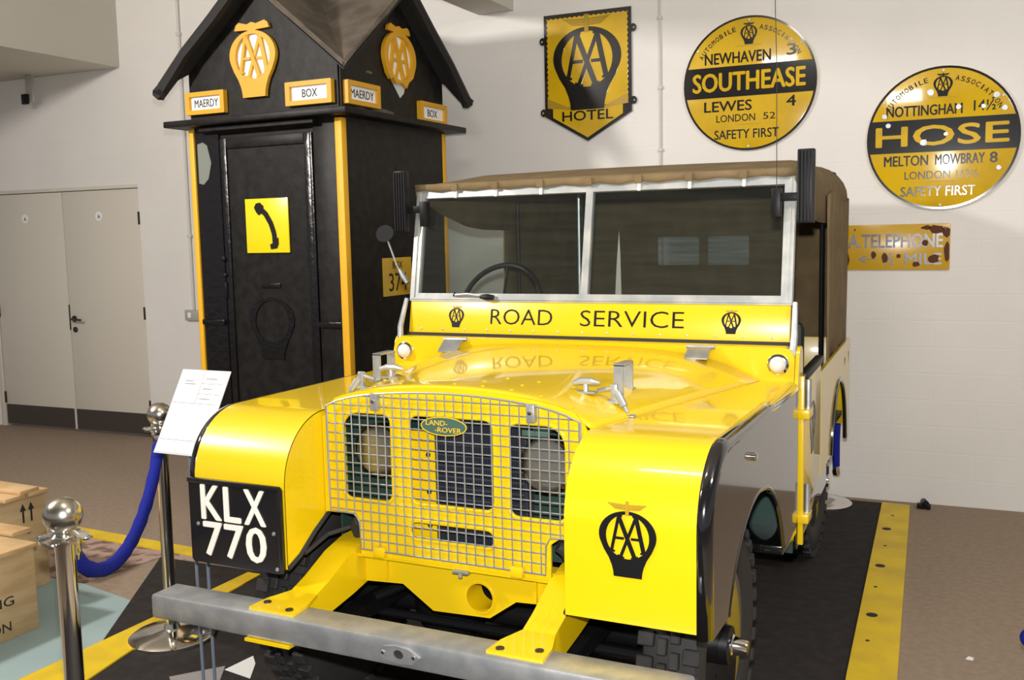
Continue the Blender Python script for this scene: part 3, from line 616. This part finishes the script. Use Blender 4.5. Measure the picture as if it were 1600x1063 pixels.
for x in (-.235, .215): put('grille_catch', MB().box(x-.018, x+.018, .290, .318, .622, .652, .003), 'yellow_paint', wg)
put('grille_hook', MB().box(.01, .06, .296, .318, .606, .616, .002).tube([(.035, .30, .607), (.035, .30, .596)], .006, 8), 'galvanised', wg)
# badge
bd = put('maker_badge', MB().prism(ell(0, 0, .074, .027, 32), 0, .005, 'z', M=frame((-.002, .298, 1.03), (1, 0, 0), (0, 0, 1))), 'badge_green', car)
BMx = frame((-.002, .293, 1.03), (1, 0, 0), (0, 0, 1))
put('badge_rim', MB().prism(ell(0, 0, .074, .027, 32), 0, .0012, 'z', [ell(0, 0, .071, .0245, 32)], BMx), 'badge_yellow', bd)
for tx_, x_, y_, w_ in [('LAND-', -.022, .009, .07), ('-ROVER', .014, -.010, .085)]: put('badge_lettering', text(MB(), tx_, x_, y_, w_, .0145, .01, .001, BMx), 'badge_yellow', bd)
put('badge_plate', MB().box(.235, .31, .305, .309, 1.018, 1.034, .001), 'badge_green', car)
# radiator
mb = MB().box(-.068, .215, .375, .42, .66, 1.08)
for i in range(38): mb.box(-.066+i*.0074, -.0645+i*.0074, .362, .376, .66, 1.08)
for i in range(13): mb.box(-.068, .215, .358, .368, .675+i*.032, .680+i*.032)
put('radiator', mb, 'radiator', car)
put('radiator_bracket', MB().box(-.15, -.068, .352, .356, .62, 1.0), 'yellow_paint', car)
for z in (.72, .82, .93): put('bracket_bolt', MB().lathe([(.008, 0), (.007, .003), (0, .004)], 10, frame((-.09, .352, z), (1, 0, 0), (0, 0, 1))), 'rubber', car)
sym('lamp_backing', lambda mb, s: mb.box(.17, .425, .46, .466, .62, 1.07, M=SX(s)).box(.165, .17, .34, .466, .62, 1.07, M=SX(s)), 'dark_green')
for s in (-1, 1):
    L = frame((s*.275, .42, .925), (1, 0, 0), (0, 0, 1))
    hl = put('headlamp', MB().lathe([(.02, -.05), (.055, -.03), (.076, 0), (.080, .03), (.082, .052), (.076, .058), (.074, .05)], 36, L), 'chrome', car)
    put('reflector', MB().lathe([(.012, -.02), (.045, 0), (.066, .025), (.075, .052)], 32, L), 'reflector', hl)
    put('lamp_lens', MB().lathe([(.075, .053)]+[(.075*math.cos(PI/2*i/8), .053+.022*math.sin(PI/2*i/8)) for i in range(1, 9)], 32, L), 'lamp_glass', hl)
    put('bulb', MB().lathe([(.008, -.02), (.012, 0), (.012, .02), (.006, .03), (0, .032)], 14, L), 'lens_white', hl)

# bonnet
rows = []
for y in [.3245, .326, .330, .345, .42, .6, .8, 1.0, 1.15, 1.26]:
    u = max(0, (y-.30)/.96); hw = .428+(.672-.428)*u; zc = 1.140+.014*u; cr = .045-.025*u; ze = 1.052
    drop = {.3245: .012, .326: .004, .330: .0015}.get(y, 0)
    row = []
    for j in range(41):
        q = -1+2*j/40; a = abs(q)
        z = zc-cr*q*q-(zc-cr-ze)*a**4.5-drop
        row.append((hw*q, y, z))
    rows.append(row)
bn = solid(put('bonnet', MB().grid(rows).mesh('bonnet', 60, False), 'yellow_paint', car), .004)
def bz(x, y):
    u = max(0, (y-.30)/.96); hw = .428+.244*u; zc = 1.140+.014*u; cr = .045-.025*u; q = min(1, abs(x/hw)); return zc-cr*q*q-(zc-cr-1.052)*q**4.5
mb = MB()
for x, y in [(-.36+.09*i, .36) for i in range(9)]+[(-.30+.12*i, .43) for i in range(6)]+[(-.34, .52), (.30, .52), (-.2, .5), (.1, .5), (.2, .5), (-.05, .52)]:
    mb.lathe([(.007, 0), (.005, .002), (0, .003)], 10, T(x, y, bz(x, y)))
put('rivets', mb, 'yellow_paint', bn)
def strap(mb, x, y):
    z = bz(x, y); w_ = .014
    for sy in (-1, 1):
        mb.box(x-w_, x+w_, y+sy*.042-.003, y+sy*.042+.003, z, z+.085); mb.box(x-w_, x+w_, y+.042 if sy > 0 else y-.070, y+.070 if sy > 0 else y-.042, z, z+.005)
    return mb.box(x-w_, x+w_, y-.045, y+.045, z+.082, z+.088)
for x, y in [(-.40, .61), (.415, .62)]: put('spare_wheel_strap', strap(MB(), x, y), 'galvanised', bn)
for s, x, y in [(1, .345, .50), (-1, -.335, .55)]:
    z = bz(x, y); put('clamp_handle', MB().box(x-.03, x+.03, y-.012, y+.012, z, z+.006).tube([(x, y, z), (x, y, z+.03)], .008, 8).tube([(x-.035, y-.012, z+.028), (x-.015, y, z+.034), (x+.015, y, z+.034), (x+.035, y+.012, z+.028)], [.006, .011, .011, .006], 8), 'galvanised', bn)
    a = Vector((s*.425, .515, bz(.425, .515)+.045)); b = Vector((s*.468, .50, 1.062))
    put('bonnet_catch', MB().box(a.x-.022, a.x+.022, a.y-.012, a.y+.012, a.z-.045, a.z-.036, .002).tube([a, a.lerp(b, .2), a.lerp(b, .22), a.lerp(b, .75), a.lerp(b, .77), b], [.007, .007, .012, .011, .006, .005], 10).box(a.x-.010, a.x+.010, a.y-.008, a.y+.008, a.z-.040, a.z+.010, .003).box(b.x-.02, b.x+.022, b.y-.014, b.y+.014, 1.051, 1.056, .002).tube([a+Vector((-s*.05, 0, -.012)), a], .006, 8), 'galvanised', car)
for x in (-.50, .47): put('bonnet_hinge', MB().prism([(1.285, 1.160), (1.25, 1.160), (1.20, bz(x, 1.20)+.006), (1.20, bz(x, 1.20)), (1.25, 1.152), (1.285, 1.152)], x-.04, x+.04, 'x').tube([(x-.05, 1.27, 1.160), (x+.05, 1.27, 1.160)], .007, 8), 'galvanised', bn)

# bulkhead
bk = put('bulkhead', MB().prism([(-.785, .50), (.785, .50), (.785, 1.06)]+arc(.745, 1.125, .04, .04, 0, 90, 5)+arc(-.745, 1.125, .04, .04, 90, 180, 5)+[(-.785, 1.06)], 1.276, 1.30, 'y').box(-.757, .757, 1.29, 1.345, 1.13, 1.166, .006), 'yellow_paint', car)
put('screen_seal', MB().box(-.757, .757, 1.332, 1.352, 1.164, 1.176, .002), 'rubber', bk)
for s in (-1, 1):
    sl = put('side_lamp', MB().lathe([(.036, 0), (.036, .008), (.028, .012), (0, .012)], 24, frame((s*.733, 1.276, 1.108), (1, 0, 0), (0, 0, 1))), 'chrome', car)
    put('lamp_lens', MB().lathe([(.028*math.cos(PI/2*i/7), .010+.026*math.sin(PI/2*i/7)) for i in range(8)], 24, frame((s*.733, 1.276, 1.108), (1, 0, 0), (0, 0, 1))), 'lens_white', sl)
    hp = put('hinge_post', MB().box(s*.795-.010, s*.795+.012, 1.345, 1.368, .47, 1.06, .003).prism([(1.27, 1.02), (1.375, 1.02)]+arc(1.335, 1.13, .036, .036, 0, 160, 8), s*.792-.006, s*.792+.006, 'x'), 'yellow_paint', car)
    for z in (.93, .565):
        h = put('door_hinge', MB().box(s*.805-.032, s*.805+.022, 1.335, 1.42, z-.016, z+.016, .004), 'yellow_paint', hp)
        put('hinge_pin', MB().tube([(s*.815, 1.385, z), (s*.815, 1.385, z+.115)], .011, 10), 'galvanised', h)

# windscreen
WSM = frame((0, 1.345, 1.170), (1, 0, 0), (0, .105, .574))
ws = put('windscreen_frame', MB().prism([(-.760, .132), (.760, .132), (.757, .584), (-.757, .584)], -.022, .006, 'z', [[(-.722, .164), (-.016, .164), (-.014, .552), (-.720, .552)], [(.012, .164), (.722, .164), (.720, .552), (.014, .552)]], WSM), 'screen_frame', car)
put('frame_lip', MB().box(-.757, .757, .139, .146, .006, .010, M=WSM).box(.738, .746, .14, .58, .006, .011, M=WSM).box(-.746, -.738, .14, .58, .006, .011, M=WSM), 'screen_frame', ws)
for x0, x1 in [(-.724, -.012), (.010, .724)]: put('windscreen_pane', MB().box(x0, x1, .160, .556, -.010, -.006, M=WSM), 'screen_glass', ws)
ap = put('screen_apron', MB().box(-.757, .757, .004, .134, -.010, .002, .003, WSM), 'yellow_paint', ws)
put('apron_lettering', text(MB(), 'ROAD', -.257, .074, .262, .060, -.008, .0032, WSM), 'plate_black', ap)
put('apron_lettering', text(MB(), 'SERVICE', .187, .074, .398, .060, -.008, .0032, WSM), 'plate_black', ap)
for x in (-.541, .555):
    e = put('apron_emblem', emblem(MB(), x, .078, .034, .002, .0035, WSM), 'plate_black', ap)
    put('emblem_wings', wings(MB(), x, .076, .034, .002, .0033, WSM), 'emblem_brown', e)
mb = MB()
for i in range(15): mb.lathe([(.0045, 0), (.004, .002), (0, .003)], 10, WSM @ T(-.70+.1*i, .020, .002))
put('apron_rivets', mb, 'galvanised', ap)
put('wiper_arm', MB().tube([WSM @ Vector(p) for p in [(-.545, .156, .016), (-.49, .160, .02), (-.41, .152, .02)]], .005, 8), 'screen_frame', ws)
put('wiper_motor', MB().tube([WSM @ Vector(p) for p in [(-.43, .150, .018), (-.40, .148, .02), (-.372, .147, .016)]], [.008, .013, .010], 8).tube([WSM @ Vector(p) for p in [(-.553, .150, .014), (-.548, .168, .014)]], .004, 6), 'black_metal', ws)
for x in (-.575, -.395, -.20, .195, .385, .580): put('canvas_hook', MB().box(x-.006, x+.006, .548, .582, .006, .014, .002, WSM), 'white_panel', ws)
for s in (-1, 1):
    put('screen_stay', MB().tube([(s*.772, 1.30, 1.10), (s*.778, 1.315, 1.20), (s*.772, 1.36, 1.31)], [.014, .012, .009], 8), 'galvanised', ws)
    x = s*(.800 if s > 0 else .797)
    pd = put('ribbed_arm', MB().box(x-.028, x+.028, 1.372, 1.402, 1.578, 1.826, .004), 'black_metal', ws)
    mb = MB()
    for i in range(5): mb.box(x-.026+i*.0115, x-.020+i*.0115, 1.366, 1.374, 1.585, 1.82)
    put('ribs', mb, 'black_metal', pd)
    put('clamp', MB().box(min(s*.70, x), max(s*.70, x), 1.392, 1.412, 1.655, 1.683, .003).box(s*.70-.016, s*.70+.016, 1.385, 1.42, 1.60, 1.70, .004), 'black_metal', pd)
ar = put('aerial', MB().tube([(.70, 1.40, 1.64), (.697, 1.40, 2.1), (.680, 1.40, 2.62)], .0014, 6), 'rubber', ws)
put('aerial_base', MB().tube([(.70, 1.40, 1.60), (.70, 1.40, 1.70)], .006, 8), 'brass', ar)
mr = put('wing_mirror', MB().lathe([(0, -.012), (.025, -.010), (.036, 0), (.036, .004), (0, .004)], 24, frame((-.900, 1.41, 1.575), (.9, .45, 0), (0, .25, 1))), 'plate_black', car)
put('mirror_arm', MB().tube([(-.895, 1.415, 1.56), (-.845, 1.41, 1.44), (-.80, 1.40, 1.385)], [.004, .004, .004], 8).tube([(-.832, 1.408, 1.425), (-.815, 1.405, 1.40), (-.79, 1.40, 1.37)], [.008, .012, .009], 8), 'galvanised', mr)

# canvas hood
def xsec(y, hw, zt, zs_, r):
    a = [(-hw, y, zs_)]+[(-hw+r-r*math.cos(q), y, zt-r+r*math.sin(q)) for q in [PI/2*i/6 for i in range(7)]]
    mid = [(-hw+r+(2*hw-2*r)*i/8, y, zt+.006*math.sin(PI*i/8)) for i in range(1, 8)]
    return a+mid+[(-p[0], p[1], p[2]) for p in a[::-1]]
roof = put('canvas_roof', MB().grid([xsec(1.436, .760, 1.765, 1.725, .025), xsec(1.50, .758, 1.772, 1.70, .03), xsec(1.62, .757, 1.788, 1.655, .06), xsec(1.85, .752, 1.822, 1.60, .10), xsec(2.0, .748, 1.832, 1.585, .11), xsec(2.25, .742, 1.835, 1.58, .12), xsec(2.7, .728, 1.850, 1.58, .14), xsec(3.1, .715, 1.868, 1.58, .16), xsec(3.22, .708, 1.866, 1.58, .16)]).mesh('canvas_roof', 60, False), 'canvas', car)
solid(roof, .006)
def hem(mb):
    return mb.grid([[(-.76+1.52*i/40, 1.436-.004+.002*math.sin(i*1.9), z+(.004*math.sin(i*1.57) if k_ == 0 else 0)) for i in range(41)] for k_, z in enumerate((1.742, 1.757, 1.770))])
solid(put('canvas_hem', hem(MB()).mesh('hem', 60, False), 'canvas', roof), .006)
for x in (-.575, -.395, -.20, 0, .195, .385, .580): put('hem_tab', MB().box(x-.014, x+.014, 1.422, 1.432, 1.738, 1.768, .003), 'canvas', roof)
for s in (-1, 1):
    Mside = frame((s*.79, 1.37, 0), (-s*.0400, .9992, 0), (0, 0, 1))
    rows = []
    for j in range(12):
        u = .86+.995*j/11
        rows.append([((.79-.0400*u-.004+.006*math.sin(u*16)*(1-i/6))*s, 1.37+u, (.965+.02*math.sin(u*7))+(1.70-.965)*i/6) for i in range(7)])
    cs = solid(put('canvas_side', MB().grid(rows).mesh('canvas_side', 60, False), 'canvas', car), .006, 0)
    put('canvas_strap', MB().tube([(s*.715, 3.15, .98), (s*.725, 3.16, .93), (s*.722, 3.18, .87)], .008, 6).tube([(s*.72, 2.95, .97), (s*.735, 2.96, .92), (s*.73, 2.96, .86)], .007, 6), 'canvas', cs)
bw = [rrect(-.285, -.055, 1.375, 1.528, .012, 3), rrect(-.005, .215, 1.375, 1.528, .012, 3), [(-.54, 1.20), (-.50, 1.20), (-.505, 1.45), (-.512, 1.59), (-.528, 1.40)]]
rc = put('canvas_back', MB().prism([(-.705, .97), (.705, .97)]+arc(.548, 1.70, .157, .157, 0, 90, 6)+arc(-.548, 1.70, .157, .157, 90, 180, 6), 3.205, 3.211, 'y', bw), 'canvas', car)
for h in bw[:2]: put('rear_window', MB().prism(h, 3.206, 3.209, 'y'), 'clear_plastic', rc)
for y, zt in [(2.32, 1.824), (3.1, 1.855)]:
    hw = .745-.035*(y-2.0)
    put('hood_stick', MB().tube([(-hw+.015, y, .98), (-hw+.015, y, zt-.12), (-hw+.05, y, zt-.03), (-hw+.13, y, zt), (hw-.13, y, zt), (hw-.05, y, zt-.03), (hw-.015, y, zt-.12), (hw-.015, y, .98)], .011, 8), 'black_metal', car)

# body tub, doors, interior
for s in (1, -1):
    Ms = frame((s*.79, 1.37, 0), (-s*.0400, .9992, 0), (0, 0, 1)); z0, z1 = (0, .012) if s > 0 else (-.012, 0)
    zo = z1 if s > 0 else z0
    dr = put('door', MB().box(.02, .53, .575, 1.045, min(z0, z1)-.0, max(z0, z1), .004, Ms), 'yellow_paint', car)
    put('door_rail', MB().box(.012, .535, 1.040, 1.066, z0-.010, z1+.010, .004, Ms), 'black_metal', dr)
    if s > 0: put('door_emblem', emblem(MB(), .27, .86, .085, z1, z1+.0012, Ms), 'plate_black', dr)
    tb = put('body_side', MB().prism([(.54, .575), (.947, .575)]+arc(1.30, .50, .36, .36, 168, 2, 20)+[(1.86, .50), (1.86, 1.0), (.54, 1.0)], z0, z1, 'z', M=Ms), 'yellow_paint', car)
    put('arch_edge', MB().tube([Ms @ Vector((a, b, zo)) for a, b in arc(1.30, .50, .36, .36, 168, 2, 20)], .010, 8), 'black_paint', tb)
    put('sill', MB().box(-.05, .90, .46, .572, min(z0, z1)-.02, max(z0, z1)-.012, .003, Ms), 'black_paint', tb)
put('tub_floor', MB().box(-.70, .70, 1.40, 3.2, .60, .62).box(-.70, .70, 1.30, 1.31, .55, 1.14), 'dark_green', car)
put('tailgate', MB().box(-.70, .70, 3.20, 3.225, .55, 1.0, .004), 'yellow_paint', car)
for x in (-.45, 0, .45):
    st_ = put('seat', MB().box(x-.20, x+.20, 1.85, 2.25, .80, .90, .03), 'leather', car)
    put('seat_back', MB().box(x-.20, x+.20, 2.26, 2.33, .92, 1.16, .03), 'leather', st_)
SW = frame((-.545, 1.76, 1.262), (1, 0, 0), (0, .45, .89))
sw_ = put('steering_wheel', MB().tube([SW @ Vector((.185*math.cos(2*PI*i/40), .185*math.sin(2*PI*i/40), 0)) for i in range(40)], .012, 10, True), 'plate_black', car)
mb = MB()
for a in (90, 210, 330): mb.tube([SW @ Vector((0, 0, -.02)), SW @ Vector((.18*math.cos(math.radians(a)), .18*math.sin(math.radians(a)), 0))], .006, 6)
put('spokes', mb.lathe([(.03, -.03), (.03, -.01), (.02, 0), (0, 0)], 16, SW).tube([SW @ Vector((0, 0, -.02)), SW @ Vector((0, .02, .0))+Vector((0, -.35, -.35))], .018, 8), 'black_metal', sw_)
put('grab_rail', MB().tube([(-.27, 2.0, 1.0), (-.27, 2.0, 1.80)], .008, 8), 'galvanised', car)

# chassis front
bp_ = put('bumper', MB().box(-.785, .785, -.06, .045, .483, .555, .010), 'galvanised', car)
pt = put('crank_plate', MB().prism([(-.062, 0), (-.045, .016), (-.008, .022), (.03, .018), (.062, 0), (.04, -.02), (0, -.024), (-.045, -.018)], 0, .006, 'z', [ell(0, 0, .015, .012, 14)], frame((.055, -.060, .520), (1, 0, 0), (0, 0, 1))), 'galvanised', bp_)
put('crank_hole', MB().lathe([(.016, 0), (.016, .002)], 16, frame((.055, -.060, .520), (1, 0, 0), (0, 0, 1))), 'rubber', bp_)
for x in (-.045, .045): put('plate_rivet', MB().lathe([(.006, 0), (.005, .003), (0, .004)], 10, frame((.055+x, -.066, .520), (1, 0, 0), (0, 0, 1))), 'chrome', bp_)
topp = [(-.03, .560), (.10, .561), (.17, .585), (.27, .630), (.36, .652), (.50, .655)]; botp = [(.50, .52), (.36, .52), (.28, .505), (.16, .488), (.05, .488), (-.03, .55)]
for s in (-1, 1):
    di = put('dumb_iron', MB().prism(topp+botp, s*.365-.045, s*.365+.045, 'x'), 'yellow_paint', car)
    put('bumper_plate', MB().prism([(s*.365-.075, -.040), (s*.365+.075, -.040), (s*.365+.070, .03), (s*.365+.046, .105), (s*.365-.046, .105), (s*.365-.070, .03)], .555, .563, 'z').prism([(s*.365-.075, -.064), (s*.365+.075, -.064), (s*.365+.075, .045), (s*.365-.075, .045)], .474, .482, 'z'), 'yellow_paint', di)
    for dx in (-.047, .047): put('plate_bolt', MB().lathe([(.011, 0), (.011, .003), (.006, .004), (0, .002)], 14, T(s*.365+dx, -.008+.012*s*dx/.047, .563)), 'dark_bronze', di)
cm = put('front_crossmember', MB().prism([(-.33, .628), (-.33, .522), (-.19, .530), (-.087, .462), (.100, .468), (.185, .528), (.33, .535), (.33, .628)], .350, .356, 'y', [ell(.07, .525, .043, .043, 28)]), 'yellow_paint', car)
put('crank_tube', MB().prism(ell(.07, .525, .046, .046, 28), .346, .44, 'y', [ell(.07, .525, .042, .042, 28)]), 'yellow_paint', cm)
put('crossmember_flange', MB().box(-.33, .33, .31, .42, .612, .620), 'yellow_paint', cm)
for x in (-.24, .25): put('crossmember_gusset', MB().box(x-.004, x+.004, .335, .352, .54, .615), 'yellow_paint', cm)
for s in (-1, 1):
    put('chassis_rail', MB().box(s*.36-.04, s*.36+.04, .45, 3.15, .50, .63), 'black_metal', car)
    mb = MB()
    for i in range(5): mb.box(s*.36-.03, s*.36+.03, .10+.07*i, 1.20-.07*i, .430-.009*i, .437-.009*i)
    put('leaf_spring', mb, 'black_metal', car)
    put('rubber_grommet', MB().tube([(s*.325, .33, .715), (s*.345, .345, .700), (s*.35, .36, .66)], [.016, .022, .016], 10).tube([(s*.36, .34, .69), (s*.42, .30, .67), (s*.43, .2, .64)], .007, 8), 'rubber', car)
ax = put('front_axle', MB().tube([(-.58, .66, .36), (-.2, .66, .36), (.58, .66, .36)], .042, 14).lathe([(.13*math.sin(PI*i/12), .10*math.cos(PI*i/12)) for i in range(1, 12)], 20, frame((-.20, .66, .36), (1, 0, 0), (0, 0, 1))), 'black_metal', car)
put('track_rod', MB().tube([(-.56, .48, .375), (.56, .48, .375)], .014, 10).tube([(-.33, .40, .45), (-.15, .75, .50)], .016, 8), 'black_metal', ax)
put('rear_axle', MB().tube([(-.55, 2.68, .36), (.55, 2.68, .36)], .042, 14), 'black_metal', car)
put('engine_sump', MB().box(-.2, .2, .5, 1.25, .45, .95, .03), 'black_metal', car)

# wheels
def tyre_mesh():
    mb = MB(); R = .348; W_ = .083
    prof = [(.215, -.055), (.235, -.072), (.28, -W_), (.32, -.080), (.338, -.070), (R-.004, -.05), (R-.004, .05), (.338, .070), (.32, .080), (.28, W_), (.235, .072), (.215, .055), (.215, -.055)]
    mb.lathe(prof, 48)
    n = 34
    for i in range(n):
        for row, (a0, off) in enumerate([(-.062, 0), (.062, .5)]):
            A = Matrix.Rotation(2*PI*(i+off)/n, 4, 'Z')
            mb.box(R-.012, R+.014, -.020, .020, a0-.022, a0+.022, .003, A, 1)
        A = Matrix.Rotation(2*PI*(i+.25)/n, 4, 'Z'); mb.box(R-.012, R+.014, -.022, .022, -.030, -.004, .003, A, 1)
        A = Matrix.Rotation(2*PI*(i+.75)/n, 4, 'Z'); mb.box(R-.012, R+.014, -.022, .022, .004, .030, .003, A, 1)
    return mb.mesh('tyre', 35)
rim_me = MB().lathe([(.20, .062), (.222, .066), (.226, .058), (.212, .050), (.205, .02), (.190, .010), (.150, .016), (.110, .034), (.085, .036), (.06, .03), (.06, -.06), (.205, -.06)], 40).mesh('rim')
hub_me = MB().lathe([(.075, .03), (.075, .055), (.058, .060), (.055, .085), (.036, .088), (0, .088)], 28).mesh('hub')
cap_me = MB().lathe([(.034, .085), (.033, .092), (.028, .096), (.022, .128), (.019, .134), (0, .134)], 28).mesh('hub_cap')
stud_me = MB().lathe([(.012, .03), (.012, .048), (.007, .050), (.007, .062), (0, .062)], 6).mesh('wheel_stud')
ty_me = tyre_mesh()
for x, y in [(.635, .66), (-.635, .66), (.575, 2.69), (-.575, 2.69)]:
    s = 1 if x > 0 else -1
    Mw = frame((x, y, .362), (0, s*1, 0), (0, 0, 1)) if s > 0 else frame((x, y, .362), (0, -1, 0), (0, 0, 1))
    Mw = Matrix.Translation((0, 0, .006)) @ Mw
    tw = put('wheel', rim_me, 'black_paint', car, Mw)
    put('tyre', ty_me, 'rubber', tw, Mw); hb_ = put('hub', hub_me, 'black_metal', tw, Mw); put('hub_cap', cap_me, 'chrome', tw, Mw)
    for i in range(5): put('wheel_stud', stud_me, 'chrome' if i == 9 else 'black_metal', tw, Mw @ Matrix.Rotation(2*PI*i/5, 4, 'Z') @ T(.105, 0, 0))
    for i in range(8): put('hub_bolt', stud_me, 'black_metal', tw, Mw @ Matrix.Rotation(2*PI*i/8, 4, 'Z') @ T(.064, 0, .012) @ Matrix.Scale(.6, 4))
